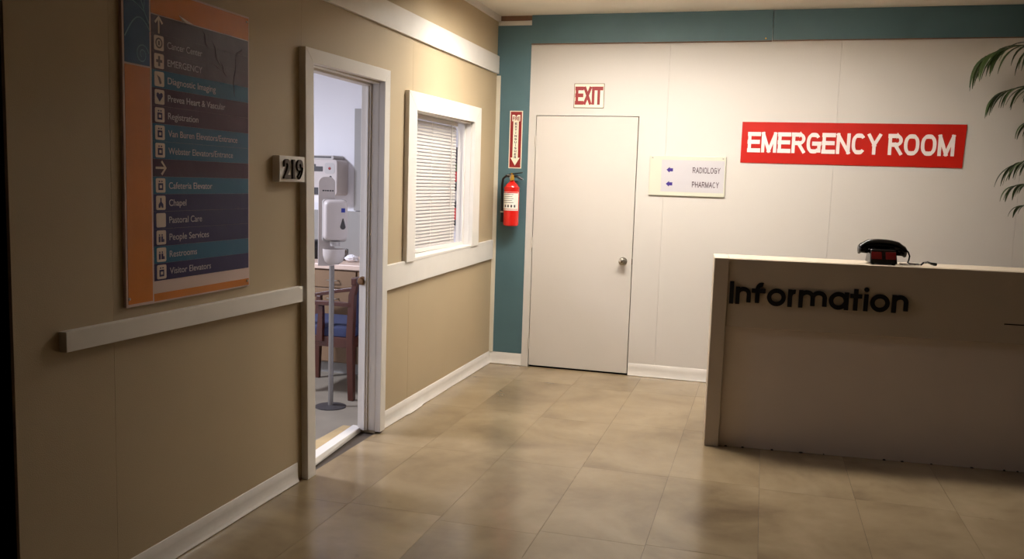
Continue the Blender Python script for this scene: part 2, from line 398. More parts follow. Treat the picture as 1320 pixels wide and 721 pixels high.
# back wall (y = 0): core and sheets, a hole for the door
DX0, DX1, DZ = 0.342, 1.151, 2.03
wb = struct(obj('wall_back', B().box(-0.1, DX0-0.006, 0.012, 0.10, 0, ZC).box(DX1+0.006, XR+0.1, 0.012, 0.10, 0, ZC).box(DX0-0.006, DX1+0.006, 0.012, 0.10, DZ+0.006, ZC).box(DX0-0.006, DX1+0.006, 0.085, 0.10, 0, DZ+0.006), 'white_wall'))
def sheet(xa, xb, parts):
    b = B()
    for p in parts: b.box(*p)
    return obj('wall_panel', b, 'white_wall', wb)
g = 0.0006
sheet(0, 1.37, [(0, DX0-0.006, 0, 0.012, 0, ZC), (DX0-0.006, DX1+0.006, 0, 0.012, DZ+0.006, ZC), (DX1+0.006, 1.37-g, 0, 0.012, 0, ZC)])
for a, c in ((1.37, 2.59), (2.59, 3.81), (3.81, 5.03), (5.03, XR)):
    sheet(a, c, [(a+g, c-g, 0, 0.012, 0, ZC)])

# left wall (x = 0): core, sheets, door and window openings
def lw(name, rects, xa, xb, m, parent=None):
    b = B()
    for ya, yb, za, zb in rects: b.box(xa, xb, ya, yb, za, zb)
    return obj(name, b, m, parent)
YD0, YD1, ZD = -3.015, -2.219, 2.032
YW0, YW1, ZW0, ZW1 = -1.724, -0.604, 1.000, 1.926

wl = struct(lw('wall_left', [(YE, YD0, 0, ZC), (YD0, YD1, ZD, ZC), (YD1, YW0, 0, ZC), (YW0, YW1, 0, ZW0), (YW0, YW1, ZW1, ZC), (YW1, 0.012, 0, ZC)], -0.09, -0.012, 'olive'))
for rects in ([(YE, -4.345-g, 0, ZC)], [(-4.345+g, -3.09-g, 0, ZC)],
              [(-3.09+g, YD0, 0, ZC), (YD0, YD1, ZD, ZC), (YD1, -1.74-g, 0, ZC)],
              [(-1.74+g, YW0, 0, ZC), (YW0, YW1, 0, ZW0), (YW0, YW1, ZW1, ZC), (YW1, 0, 0, ZC)]):
    lw('wall_panel', rects, -0.012, 0, 'olive', wl)
struct(obj('wall_right', B().box(XR, XR+0.1, YF, 0.1, 0, ZC), 'dark'))
struct(obj('wall_front', B().box(-2.3, XR+0.1, YF-0.1, YF, 0, ZC), 'dark'))
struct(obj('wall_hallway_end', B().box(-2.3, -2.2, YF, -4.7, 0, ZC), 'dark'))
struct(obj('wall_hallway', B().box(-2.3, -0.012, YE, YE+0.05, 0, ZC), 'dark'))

# exam room shell behind the left wall
struct(obj('floor_exam', B().box(-3.5, -0.09, -4.7, -0.12, -0.12, 0), 'exam_floor'))
struct(obj('wall_exam_back', B().box(-3.5, -0.09, -0.22, -0.12, 0, 2.6), 'exam_wall'))
struct(obj('wall_exam_left', B().box(-3.6, -3.5, -4.7, -0.12, 0, 2.6), 'grey_panel'))
struct(obj('wall_exam_front', B().box(-3.5, -0.09, -4.71, -4.66, 0, 2.6), 'exam_wall'))
struct(obj('ceiling_exam', B().box(-3.5, -0.09, -4.7, -0.12, 2.6, 2.66), 'exam_wall'))
struct(lw('wall_exam_right', [(-4.66, YD0-0.05, 0, 2.6), (YD0-0.05, YD1+0.05, ZD+.05, 2.6), (YD1+0.05, YW0, 0, 2.6), (YW0, YW1, 0, ZW0), (YW0, YW1, ZW1, 2.6), (YW1, -0.22, 0, 2.6)], -0.104, -0.09, 'exam_wall'))
struct(obj('trim_1', B().box(-1.13, -0.75, -0.245, -0.22, 1.225, 2.055), 'grey_panel'))

# ------------------------------------------------------------------ setting: trim on the left wall
def lboard(name, y0, y1, z0a, z1a, z0b, z1b, x1, m='trim', x0=0.0, bevel=0.002):
    """board on the left wall, ends may differ in height (the boards hang slightly crooked)"""
    return struct(obj(name, B().hexa([(x0,y0,z0a),(x1,y0,z0a),(x1,y1,z0b),(x0,y1,z0b),(x0,y0,z1a),(x1,y0,z1a),(x1,y1,z1b),(x0,y1,z1b)]), m, bevel=bevel))
lboard('trim_2', -4.763, -0.012, 2.34, 2.485, 2.357, 2.497, 0.02)          # upper band
lboard('trim_3', -4.763, -0.004, 2.757, ZC, 2.765, ZC, 0.022, 'trim')                          # crown strip at the ceiling
lboard('trim_4', -4.59, -3.115, 0.914, 0.980, 0.897, 0.972, 0.03)                              # rail, near part
lboard('trim_5', -2.148, -0.04, 0.838, 0.987, 0.874, 1.028, 0.02)                              # rail under the window
# corner strip and teal boards
struct(obj('trim_6', B().box(0.0, 0.034, -0.012, 0, 0.10, 2.345), 'corner', bevel=0.002))
struct(obj('trim_7', B().box(0.0, 0.278, -0.006, 0, 0.10, 2.735), 'teal'))
struct(obj('trim_8', B().prism([(0.01, 2.735), (0.278, 2.735), (0.278, 2.772), (0.06, 2.768), (0.02, 2.755)], -0.005, 0), 'trim'))
struct(obj('trim_9', B().box(0.0, 0.278, -0.004, 0, 2.772, ZC), 'raw_wood'))
bd = struct(obj('trim_10', B().box(0.281, 2.104, -0.022, 0, 2.591, ZC), 'teal', bevel=0.0015))
obj('raw_edge', B().box(0.281, 2.104, -0.0215, 0, 2.586, 2.5908), 'raw_wood', bd)
obj('nail_head', B().lathe([(0.0, 0), (0.006, 0), (0.005, -0.002), (0, -0.002)], (2.06, -0.022, 2.606), 'y', 10), 'brass', bd)
bd2 = struct(obj('trim_11', B().box(2.107, XR, -0.016, 0, 2.594, ZC), 'teal', bevel=0.0015))
obj('raw_edge', B().box(2.107, XR, -0.0155, 0, 2.589, 2.5938), 'raw_wood', bd2)
# baseboards: thin vinyl cove strips with a wavy foot
def baseboard(name, axis, a, b_, h, wav=0.004):
    n = max(2, int(abs(b_-a)/0.05)); rings = []
    rnd = random.Random(name)
    ph = rnd.random()*6
    for i in range(n+1):
        t = a+(b_-a)*i/n
        w = wav*(0.5+0.5*math.sin(t*7+ph)*math.sin(t*3.1+ph*2)) + (0.010 if wav > 0.004 and abs(t+1.62) < 0.13 else 0)
        prof = [(0.0, 0.001), (0.010+w, 0.001), (0.012+w, 0.005), (0.006+w*0.4, 0.018), (0.0045, h*0.6), (0.0045, h-0.002), (0.003, h), (0, h)]
        rings.append([(p, t, z) if axis == 'y' else (t, -p, z) for p, z in prof])
    return struct(obj(name, B().loft(rings), 'vinyl', smooth=True))
baseboard('baseboard_left', 'y', -4.763, -3.112, 0.098, 0.003)
baseboard('baseboard_left_far', 'y', -2.15, -0.006, 0.101, 0.006)
baseboard('baseboard_back_left', 'x', 0.006, 0.277, 0.102, 0.002)
baseboard('baseboard_back', 'x', 1.160, XR, 0.100, 0.002)

# doorway to the exam room: crooked casing boards, jamb, sill
dw = struct(obj('door_1', B().hexa([(0,-3.066,0),(0.036,-3.066,0),(0.036,-2.988,0),(0,-2.988,0),(0,-3.114,2.094),(0.036,-3.114,2.094),(0.036,-3.036,2.028),(0,-3.036,2.028)]), 'trim', bevel=0.002))
obj('casing', B().hexa([(0,-2.222,0.012),(0.036,-2.222,0.012),(0.036,-2.154,0.012),(0,-2.154,0.012),(0,-2.222,2.036),(0.036,-2.222,2.036),(0.036,-2.151,2.107),(0,-2.151,2.107)]), 'trim', dw, bevel=0.002)
obj('casing', B().hexa([(0,-3.036,2.028),(0.036,-3.036,2.028),(0.036,-2.222,2.037),(0,-2.222,2.037),(0,-3.113,2.094),(0.036,-3.113,2.094),(0.036,-2.1515,2.106),(0,-2.1515,2.106)]), 'trim', dw, bevel=0.002)
obj('jamb', B().box(-0.045, 0, YD1-0.004, YD1, 0.018, ZD).box(-0.104, -0.045, YD1-0.016, YD1, 0.018, ZD).box(-0.068, -0.056, YD1-0.024, YD1-0.015, 0.018, ZD-0.02), 'trim', dw, bevel=0.0015)
obj('jamb', B().box(-0.045, 0, YD0, YD0+0.004, 0.0, ZD).box(-0.104, -0.045, YD0, YD0+0.016, 0.0, ZD), 'trim', dw, bevel=0.0015)
obj('jamb', B().box(-0.045, 0, YD0, YD1, ZD-0.006, ZD).box(-0.104, -0.045, YD0, YD1, ZD-0.018, ZD), 'trim', dw, bevel=0.0015)
obj('sill', B().hexa([(-0.055,-3.0,0),(-0.02,-3.0,0),(-0.09,-2.2,0),(-0.13,-2.2,0),(-0.10,-3.0,0.032),(-0.04,-3.0,0.030),(-0.092,-2.2,0.030),(-0.15,-2.2,0.032)]), 'trim', dw, bevel=0.003)
obj('sill_strip', B().box(-0.21, -0.115, -3.0, -2.21, 0, 0.026), 'tan_wood', dw, bevel=0.003)
sp = obj('strike_rosette', B().lathe([(0, 0), (0.026, 0), (0.025, -0.004), (0.013, -0.006), (0.012, -0.012), (0.020, -0.018), (0.022, -0.026), (0.016, -0.033), (0, -0.035)], (-0.082, YD1-0.016, 0.903), 'y', 20), 'bronze', dw, smooth=True)

# window in the left wall
wn = struct(obj('window_1', B().hexa([(0,-1.856,0.985),(0.03,-1.856,0.985),(0.03,-1.722,0.985),(0,-1.722,0.985),(0,-1.857,2.031),(0.03,-1.857,2.031),(0.03,-1.726,1.922),(0,-1.726,1.922)]), 'trim', bevel=0.002))
obj('casing', B().hexa([(0,-0.606,1.006),(0.03,-0.606,1.006),(0.03,-0.452,1.012),(0,-0.452,1.012),(0,-0.603,1.932),(0.03,-0.603,1.932),(0.03,-0.462,2.046),(0,-0.462,2.046)]), 'trim', wn, bevel=0.002)
obj('casing', B().hexa([(0,-1.727,1.921),(0.03,-1.727,1.921),(0.03,-0.602,1.932),(0,-0.602,1.932),(0,-1.857,2.031),(0.03,-1.857,2.031),(0.03,-0.4615,2.0465),(0,-0.4615,2.0465)]), 'trim', wn, bevel=0.002)
obj('jamb', B().box(-0.05, 0.0, YW1-0.004, YW1, ZW0, ZW1).box(-0.062, -0.045, YW1-0.014, YW1, ZW0, ZW1).box(-0.104, -0.062, YW1-0.004, YW1, ZW0, ZW1), 'trim', wn, bevel=0.0015)
obj('jamb', B().box(-0.104, 0.0, YW0, YW0+0.004, ZW0, ZW1), 'trim', wn, bevel=0.0015)
obj('jamb', B().box(-0.104, 0.0, YW0, YW1, ZW1-0.004, ZW1), 'trim', wn, bevel=0.0015)
obj('window_sill', B().hexa([(-0.104,YW0,0.985),(0.022,YW0,0.985),(0.022,YW1,1.004),(-0.104,YW1,1.004),(-0.104,YW0,1.012),(0.022,YW0,1.004),(0.022,YW1,1.018),(-0.104,YW1,1.022)]), 'trim', wn, bevel=0.002)
obj('sash_stop', B().box(-0.06, -0.05, YW0+0.004, YW1-0.018, 1.018, 1.042), 'trim', wn, bevel=0.002)

# white slab door with knob and hinges, in the back wall
d2 = struct(obj('door_2', B().box(DX0, DX1, -0.004, 0.036, 0.014, DZ), 'door', bevel=0.0015))
kn = obj('door_knob', B().lathe([(0, 0), (0.033, 0), (0.032, -0.006), (0.014, -0.010), (0.012, -0.026), (0.022, -0.034), (0.028, -0.046), (0.026, -0.058), (0.014, -0.064), (0, -0.065)], (1.082, -0.004, 0.908), 'y', 28), 'chrome', d2, smooth=True)
obj('lock_button', B().lathe([(0, 0), (0.006, 0), (0.005, -0.004), (0, -0.004)], (1.082, -0.069, 0.908), 'y', 12), 'bronze', kn)
obj('latch_plate', B().box(DX1-0.001, DX1+0.003, -0.006, 0.02, 0.885, 0.93), 'bronze', d2)
for z in (1.83, 0.19, 1.02):
    obj('hinge', B().lathe([(0, 0), (0.006, 0), (0.006, 0.09), (0, 0.09)], (DX0-0.004, -0.006, z-0.045), 'z', 12).box(DX0-0.018, DX0+0.002, -0.003, 0.004, z-0.045, z+0.045), 'door', d2)

# ------------------------------------------------------------------ things on the walls
# directory sign
dr = thing('directory_sign', 'large laminated hospital directory with orange border and purple and blue rows, on olive wall', 'sign', (0.0, -4.2955, 1.017), LEFT)
W_, H_ = 0.756, 1.128
obj('backing_sheet', B().box(0, W_, -0.012, 0, 0, H_), 'sheet', dr, bevel=0.001)
YP = -0.012
def pr(name, x0, x1, z0, z1, m, y=YP, t=0.0008): return obj(name, B().box(x0, x1, y-t, y, z0, z1), m, dr)
pr('orange_column', 0.010, 0.137, 0.010, 0.838, 'orange')
pr('blue_panel', 0.010, 0.137, 0.844, 1.120, 'panel_blue')
pr('orange_band', 0.145, 0.750, 1.032, 1.120, 'orange')
pr('orange_band', 0.145, 0.750, 0.006, 0.034, 'orange')
PZ = 0.0632
rows = [0.996 - PZ*i for i in range(15)]
kinds = ['p_mauve', 'p_mauve', 'p_mauve', 'p_teal', 'p_purple', 'p_purple', 'p_teal', 'p_teal', 'p_purple', 'p_teal', 'p_navy', 'p_navy', 'p_navy', 'p_teal', 'p_navy']
for i, z in enumerate(rows):
    pr('row_band', 0.147, 0.748, max(z-PZ/2+0.0003, 0.040), min(z+PZ/2, 1.028) if i else 1.028, kinds[i])
names = [None, ('Cancer Center', .204), ('EMERGENCY', .204), ('Diagnostic Imaging', .289), ('Prevea Heart & Vascular', .352), ('Registration', .177),
         ('Van Buren Elevators/Entrance', .436), ('Webster Elevators/Entrance', .404), None, ('Cafeteria Elevator', .263), ('Chapel', .100), ('Pastoral Care', .195),
         ('People Services', .239), ('Restrooms', .162), ('Visitor Elevators', .251)]
YI = YP-0.0008
for i, z in enumerate(rows):
    if names[i]:
        text('lettering', names[i][0], 0.232, z-0.012, 0.0235, names[i][1], 'p_text', dr, YI, 0.0003)
        ic = obj('icon_plate', B().rrect(0.160, 0.212, z-0.026, z+0.026, YI-0.0006, YI, 0.006), 'p_icon', dr)
        yi = YI-0.0006; b = B(); cx = 0.186; t = 0.0004
        def rect(x0, x1, za, zb): b.box(cx+x0, cx+x1, yi-t, yi, z+za, z+zb)
        gm = {1: 'umber', 2: 'umber', 3: 'umber'}.get(i, 'p_navy')
        if i == 1:
            b.strip([(cx+0.016*math.cos(a*PI/8), z+0.016*math.sin(a*PI/8)) for a in range(17)], 0.003, yi-t, yi); rect(-0.005, 0.005, -0.008, 0.008)
        elif i == 2: rect(-0.005, 0.005, -0.018, 0.018); b.box(cx-0.016, cx+0.016, yi-2*t, yi-t, z-0.005, z+0.005)
        elif i == 3: b.prism([(cx-0.012, z+0.014), (cx+0.004, z+0.006), (cx+0.012, z-0.014), (cx+0.002, z-0.018), (cx-0.004, z-0.004)], yi-t, yi)
        elif i == 4: b.prism([(cx, z-0.017), (cx+0.017, z+0.003), (cx+0.016, z+0.012), (cx+0.009, z+0.016), (cx, z+0.010), (cx-0.009, z+0.016), (cx-0.016, z+0.012), (cx-0.017, z+0.003)], yi-t, yi)
        elif i in (5, 6, 7, 9, 14):
            rect(-0.013, 0.013, -0.017, 0.008); rect(-0.010, -0.003, 0.012, 0.017); rect(0.003, 0.010, 0.012, 0.017)
            obj('icon_mark', B().box(cx-0.006, cx+0.006, yi-2*t, yi-t, z-0.010, z+0.001), 'p_icon', ic)
        elif i == 10: b.prism([(cx-0.003, z+0.018), (cx+0.003, z+0.018), (cx+0.003, z+0.004), (cx+0.013, z-0.006), (cx+0.013, z-0.018), (cx+0.004, z-0.018), (cx, z-0.008), (cx-0.004, z-0.018), (cx-0.013, z-0.018), (cx-0.013, z-0.006), (cx-0.003, z+0.004)], yi-t, yi)
        elif i in (12, 13):
            for dx in (-0.010, 0.004):
                rect(dx-0.003, dx+0.003, 0.006, 0.012); rect(dx-0.005, dx+0.005, -0.017, 0.004)
            rect(0.010, 0.016, -0.017, -0.006)
        if i != 11: obj('icon_symbol', b, gm, ic)
        else: b.bm.free()
# arrows in the first and the ninth row
z = rows[0]; obj('arrow', B().box(0.182, 0.190, YI-0.0006, YI, z-0.030, z+0.024).strip([(0.166, z+0.006), (0.186, z+0.028), (0.206, z+0.006)], 0.0045, YI-0.0010, YI), 'p_icon', dr)
z = rows[8]; obj('arrow', B().box(0.160, 0.210, YI-0.0006, YI, z-0.004, z+0.004).strip([(0.192, z+0.024), (0.215, z), (0.192, z-0.024)], 0.0045, YI-0.0010, YI), 'p_icon', dr)
# swirls printed on the blue panel
obj('swirl_print', B().strip([(0.012+0.127*t, 0.93+0.075*math.sin(t*PI*0.85)) for t in [k/14 for k in range(15)]], 0.0022, YI-0.0004, YI), 'swirl', dr)
obj('swirl_print', B().strip([(0.098+(0.034-0.0011*k)*math.cos(k*0.42+0.2), 0.880+(0.036-0.0011*k)*math.sin(k*0.42+0.2)) for k in range(26)], 0.002, YI-0.0004, YI), 'swirl', dr)
obj('swirl_print', B().strip([(0.136-0.062*t**0.8, 0.99+0.125*t) for t in [k/10 for k in range(11)]], 0.002, YI-0.0004, YI), 'swirl', dr)
obj('swirl_print', B().strip([(0.110-0.095*t, 1.028+0.03*math.sin(t*PI*0.6)) for t in [k/10 for k in range(11)]], 0.0016, YI-0.0004, YI), 'swirl', dr)
obj('swirl_print', B().strip([(0.108+0.004*math.sin(t*3), 1.03+0.085*t) for t in [k/8 for k in range(9)]], 0.0016, YI-0.0004, YI), 'swirl', dr)
# wrinkled film and a torn flap near the top, four screws
for (xa, za, xb, zb, w) in ((0.50, 0.99, 0.55, 0.90, 0.010), (0.55, 0.92, 0.60, 0.86, 0.008), (0.44, 1.02, 0.475, 0.955, 0.008), (0.655, 0.95, 0.645, 0.79, 0.008), (0.70, 0.99, 0.66, 0.955, 0.006), (0.50, 0.905, 0.57, 0.885, 0.006)):
    a, c = Vector((xa, YI, za)), Vector((xb, YI, zb)); bb = B()
    bb.tube([a.lerp(c, k/8)+Vector((0.006*math.sin(k*0.9), 0, 0)) for k in range(9)], [0.0005+w*0.20*math.sin(PI*k/8) for k in range(9)], 8)
    obj('film_wrinkle', bb, 'film', dr, smooth=True)
bb = B(); v = [bb.bm.verts.new(p) for p in ((0.300, YI, 1.050), (0.385, YI, 1.032), (0.330, YI-0.012, 1.026), (0.312, YI-0.002, 1.034))]
for f in ((0, 1, 2), (0, 2, 3), (0, 3, 1), (1, 3, 2)): bb.bm.faces.new([v[k] for k in f])
obj('torn_flap', bb, 'letter_white', dr)  # white colour paints the bright reflection on the folded film
for x, z in ((0.014, 0.030), (0.738, 0.024), (0.738, 1.106), (0.014, 1.106)):
    obj('screw', B().lathe([(0, 0), (0.006, 0), (0.0045, -0.003), (0, -0.0035)], (x, YI, z), 'y', 12), 'chrome', dr)

# room number
rn = thing('room_number_sign', 'small white block with dark raised digits 219 beside the open doorway', 'sign', (0.0, -3.338, 1.466), LEFT)
obj('block', B().box(0, 0.222, -0.036, 0, 0, 0.117), 'trim', rn, bevel=0.002)
letters('digit', '219', 0.028, 0.014, 0.088, 0.165, 'digit', rn, -0.036, 0.005, 0.03)

# fire extinguisher sign
fs = thing('fire_extinguisher_sign', 'tall narrow dark red sign with white down arrow reading FIRE EXTINGUISHER', 'sign', (0.120, -0.006, 1.611))
obj('plate', B().box(0, 0.107, -0.003, 0, 0, 0.457), 'exit_cream', fs)
obj('red_field', B().box(0.007, 0.100, -0.0036, -0.003, 0.007, 0.450), 'exit_red', fs)
obj('arrow', B().prism([(0.020, 0.425), (0.040, 0.425), (0.0535, 0.412), (0.067, 0.425), (0.087, 0.425), (0.087, 0.375), (0.076, 0.375), (0.076, 0.085), (0.092, 0.085), (0.0535, 0.022), (0.015, 0.085), (0.031, 0.085), (0.031, 0.375), (0.020, 0.375)], -0.0042, -0.0036), 'exit_cream', fs)
stroke_word('lettering', 'FIRE', 0.026, 0.381, 0.030, 0.056, 0.2, 'exit_red', fs, -0.0042, 0.0003, 0.14)
for i, ch in enumerate('EXTINGUISHER'):
    w = 0.005 if ch == 'I' else 0.019
    stroke_word('lettering', ch, 0.0535-w/2, 0.346-i*0.0243, 0.0185, w, 0.24, 'label_ink', fs, -0.0042, 0.0003)

# fire extinguisher on its bracket
fe = thing('fire_extinguisher', 'red fire extinguisher hanging on the teal board below its sign', 'extinguisher', (0.180, -0.095, 1.150))
obj('cylinder', B().lathe([(0, 0.0), (0.050, 0.0), (0.060, 0.008), (0.062, 0.02), (0.062, 0.285), (0.058, 0.31), (0.045, 0.332), (0.028, 0.346), (0.021, 0.352), (0.021, 0.365), (0, 0.365)], seg=32), 'red_paint', fe, smooth=True)
def arc_patch(b, r, a0, a1, z0, z1, t=0.0008, n=16):
    rings = []
    for k in range(n+1):
        a = math.radians(a0+(a1-a0)*k/n); c, s_ = math.cos(a), math.sin(a)
        rings.append([(r*c, r*s_, z0), ((r+t)*c, (r+t)*s_, z0), ((r+t)*c, (r+t)*s_, z1), (r*c, r*s_, z1)])
    return b.loft(rings)
lb = obj('label', arc_patch(B(), 0.0622, -165, -15, 0.125, 0.272), 'label', fe, smooth=True)
lk = B()
for k in range(5): arc_patch(lk, 0.063, -150, -60-8*(k % 2), 0.25-0.016*k, 0.254-0.016*k, 0.0003, 8)
for k in range(4): arc_patch(lk, 0.063, -128+k*24, -116+k*24, 0.150, 0.170, 0.0003, 3)
obj('label_print', lk, 'label_ink', lb)
for za, zb in ((0.133, 0.137), (0.262, 0.270)): obj('label_stripe', arc_patch(B(), 0.063, -160, -20, za, zb, 0.0003, 12), 'red_paint', lb)
obj('collar', B().lathe([(0, 0), (0.064, 0), (0.064, 0.014), (0, 0.014)], (0, 0, 0.296), seg=32), 'red_paint', fe, smooth=True)
obj('valve', B().lathe([(0, 0), (0.018, 0), (0.018, 0.03), (0.013, 0.034), (0.013, 0.06), (0, 0.06)], (0, 0, 0.362), seg=16), 'brass', fe, smooth=True)
obj('tag', B().prism([(-0.004, 0.36), (0.026, 0.372), (0.022, 0.408), (0.0, 0.400)], -0.034, -0.032), 'brass', fe)
obj('lever', B().hexa([(-0.03,-0.012,0.402),(0.085,-0.012,0.425),(0.085,0.012,0.425),(-0.03,0.012,0.402),(-0.03,-0.012,0.414),(0.085,-0.012,0.432),(0.085,0.012,0.432),(-0.03,0.012,0.414)]), 'black_plastic', fe, bevel=0.003)
obj('carry_handle', B().tube([(0.0, 0, 0.398), (0.035, 0, 0.398), (0.065, 0, 0.385), (0.088, 0, 0.372)], [0.009, 0.010, 0.010, 0.008]), 'black_plastic', fe, smooth=True)
obj('gauge', B().lathe([(0, 0), (0.014, 0), (0.014, -0.012), (0.012, -0.014), (0, -0.014)], (-0.002, -0.016, 0.385), 'y', 18), 'chrome', fe, smooth=True)
obj('safety_pin', B().tube([(-0.035, -0.02, 0.405), (0.01, -0.02, 0.405), (0.02, -0.022, 0.398)], 0.0025), 'chrome', fe)
hs = obj('hose', B().tube([(-0.012, -0.01, 0.392), (-0.045, -0.012, 0.398), (-0.072, -0.012, 0.375), (-0.080, -0.010, 0.32), (-0.078, -0.01, 0.22), (-0.076, -0.01, 0.12), (-0.074, -0.01, 0.06)], 0.0095, 10), 'black_plastic', fe, smooth=True)
obj('nozzle', B().lathe([(0, 0), (0.013, 0), (0.010, 0.05), (0, 0.05)], (-0.074, -0.01, 0.03), seg=14), 'black_plastic', hs, smooth=True)
obj('hose_clip', B().box(-0.085, -0.058, -0.022, 0.002, 0.105, 0.118), 'chrome', fe)
obj('bracket', B().box(-0.02, 0.02, 0.055, 0.089, 0.04, 0.36).box(-0.012, 0.012, 0.0, 0.089, 0.355, 0.36), 'chrome', fe)

# exit sign
ex = thing('exit_sign', 'square cream sign with dark red letters EXIT above the white door', 'sign', (0.637, 0, 2.094))
obj('border', B().box(0, 0.240, -0.003, 0, 0, 0.190), 'bronze', ex)
obj('plate', B().box(0.005, 0.235, -0.004, -0.003, 0.005, 0.185), 'exit_cream', ex)
stroke_word('lettering', 'EXIT', 0.016, 0.026, 0.140, 0.208, 0.21, 'exit_red', ex, -0.004, 0.0006, 0.13, vx=1.45)

# radiology and pharmacy sign
rs = thing('wayfinding_sign', 'pale sign with two violet left arrows reading RADIOLOGY and PHARMACY', 'sign', (1.256, 0, 1.435))
obj('plate', B().box(0, 0.572, -0.014, 0, 0, 0.303), 'sign_cream', rs, bevel=0.002)
obj('grey_field', B().box(0.092, 0.563, -0.0148, -0.014, 0.030, 0.272), 'sign_grey', rs)
for z in (0.197, 0.090):
    obj('arrow', B().prism([(0.130, z), (0.155, z+0.022), (0.155, z+0.012), (0.180, z+0.012), (0.180, z-0.012), (0.155, z-0.012), (0.155, z-0.022)], -0.0154, -0.0148), 'violet', rs)
stroke_word('lettering', 'RADIOLOGY', 0.328, 0.176, 0.044, 0.205, 0.17, 'umber', rs, -0.0148, 0.0004, 0.13)
stroke_word('lettering', 'PHARMACY', 0.328, 0.068, 0.044, 0.200, 0.17, 'umber', rs, -0.0148, 0.0004, 0.13)
for x in (0.022, 0.550):
    obj('screw', B().lathe([(0, 0), (0.006, 0), (0.005, -0.003), (0, -0.003)], (x, -0.014, 0.288), 'y', 12), 'chrome', rs)

# emergency room sign
er = thing('emergency_room_sign', 'wide red sign with bold white letters EMERGENCY ROOM', 'sign', (1.930, 0, 1.700))
obj('plate', B().prism([(0, 0), (1.512, -0.004), (1.522, 0.300), (0.0, 0.302)], -0.006, 0), 'sign_red', er, bevel=0.0008)
stroke_word('lettering', 'EMERGENCY ROOM', 0.048, 0.078, 0.150, 1.405, 0.20, 'letter_white', er, -0.006, 0.0008, 0.09, space=0.33)

# ------------------------------------------------------------------ information counter
CT = math.radians(4.32)
ct = thing('information_counter', 'long cream reception counter with raised black letters reading Information', 'counter', (1.868, -1.708, 0), CT)
CL = 3.3
obj('end_panel', B().box(0, 0.083, -0.010, 0.312, 0, 1.106), 'counter', ct, bevel=0.004)
fa = obj('fascia', B().box(0.0835, CL, 0.0, 0.02, 0.712, 1.104), 'counter', ct, bevel=0.003)
obj('slot_shade', B().box(1.545, 1.80, -0.0006, 0.001, 0.815, 0.822), 'gap', fa)  # dark strip on the face paints the shade inside a groove
obj('lower_panel', B().box(0.0835, CL, 0.022, 0.04, 0.0, 0.7115), 'counter_low', ct, bevel=0.002)
obj('counter_top', B().box(0.0835, CL, 0.0205, 0.312, 1.076, 1.106), 'counter', ct, bevel=0.003)
obj('inner_desk', B().box(0.084, CL, 0.041, 0.70, 0.72, 0.75), 'counter', ct, bevel=0.003)
obj('end_panel', B().box(CL+0.0005, CL+0.083, -0.010, 0.70, 0, 1.106), 'counter', ct, bevel=0.004)
stroke_word('letter', 'Information', 0.094, 0.846, 0.130, 0.958, 0.19, 'black_letter', ct, 0.0, 0.006, 0.085, single=True)
rnd = random.Random(3)
db = B()
for k in range(12):
    x = rnd.uniform(0.1, 2.0); w = rnd.uniform(0.003, 0.012); db.lathe([(0, 0.0), (w, 0.0), (w*0.6, rnd.uniform(0.003, 0.007)), (0, 0.006)], (x, 0.020, 0), 'z', 6)
o = obj('grime', db, 'gap', ct); o['kind'] = 'stuff'

# telephone on the counter
ph = thing('desk_telephone', 'black desk telephone with dark red panels on the counter top', 'telephone', (2.772, -1.528, 1.1065), math.radians(5))
obj('base', B().hexa([(-0.072,-0.085,0.006),(0.072,-0.085,0.006),(0.070,0.070,0.006),(-0.070,0.070,0.006),(-0.068,-0.055,0.084),(0.068,-0.055,0.084),(0.064,0.050,0.088),(-0.064,0.050,0.088)]), 'ph_black', ph, bevel=0.006, bseg=3)
for x0, x1 in ((-0.064, -0.010), (0.010, 0.064)):
    # red inserts follow the sloped front
    y0, y1, z0, z1 = -0.0775, -0.0615, 0.030, 0.070
    obj('red_panel', B().hexa([(x0,y0-0.002,z0),(x1,y0-0.002,z0),(x1,y0+0.006,z0),(x0,y0+0.006,z0),(x0,y1-0.002,z1),(x1,y1-0.002,z1),(x1,y1+0.006,z1),(x0,y1+0.006,z1)]), 'ph_red', ph, bevel=0.001)
for x in (-0.055, 0.055):
    obj('foot', B().lathe([(0, 0), (0.011, 0), (0.011, 0.008), (0, 0.008)], (x, -0.066, 0), seg=14), 'ph_black', ph)
for sx in (-1, 1): obj('cradle_hook', B().box(sx*0.049-0.013, sx*0.049+0.013, -0.03, 0.03, 0.082, 0.092), 'ph_black', ph, bevel=0.004)
rings = []
N = 28
for i in range(N+1):
    t = -1+2*i/N; x = 0.128*t
    zc = 0.112 - 0.024*abs(t)**2.2
    end = max(0, (abs(t)-0.68)/0.32)
    ry = 0.022+0.010*math.sin(min(1, end*1.3)*PI/2); rz = 0.027+0.001*end
    dz = -0.011*math.sin(min(1, end*1.2)*PI/2)
    if i in (0, N): ry *= 0.75; rz *= 0.7
    rings.append([(x, ry*math.cos(2*PI*j/16), zc+dz+(rz+0.010*max(0, -math.sin(2*PI*j/16))*end)*math.sin(2*PI*j/16)) for j in range(16)])
hsx = obj('handset', B().loft(rings), 'ph_black', ph, smooth=True)
for sx in (-1, 1):
    obj('earpiece', B().lathe([(0, 0.004), (0.027, 0.004), (0.030, -0.004), (0.030, -0.018), (0.026, -0.024), (0, -0.024)], (sx*0.100, 0, 0.078), seg=20), 'ph_black', hsx, smooth=True)
hsx.rotation_euler = (0, math.radians(2.5), 0)
cp = [(0.128, 0.0, 0.085), (0.142, 0.0, 0.072), (0.150, -0.005, 0.05), (0.146, -0.01, 0.028), (0.140, -0.015, 0.014), (0.150, -0.022, 0.009), (0.175, -0.03, 0.009), (0.195, -0.034, 0.010)]
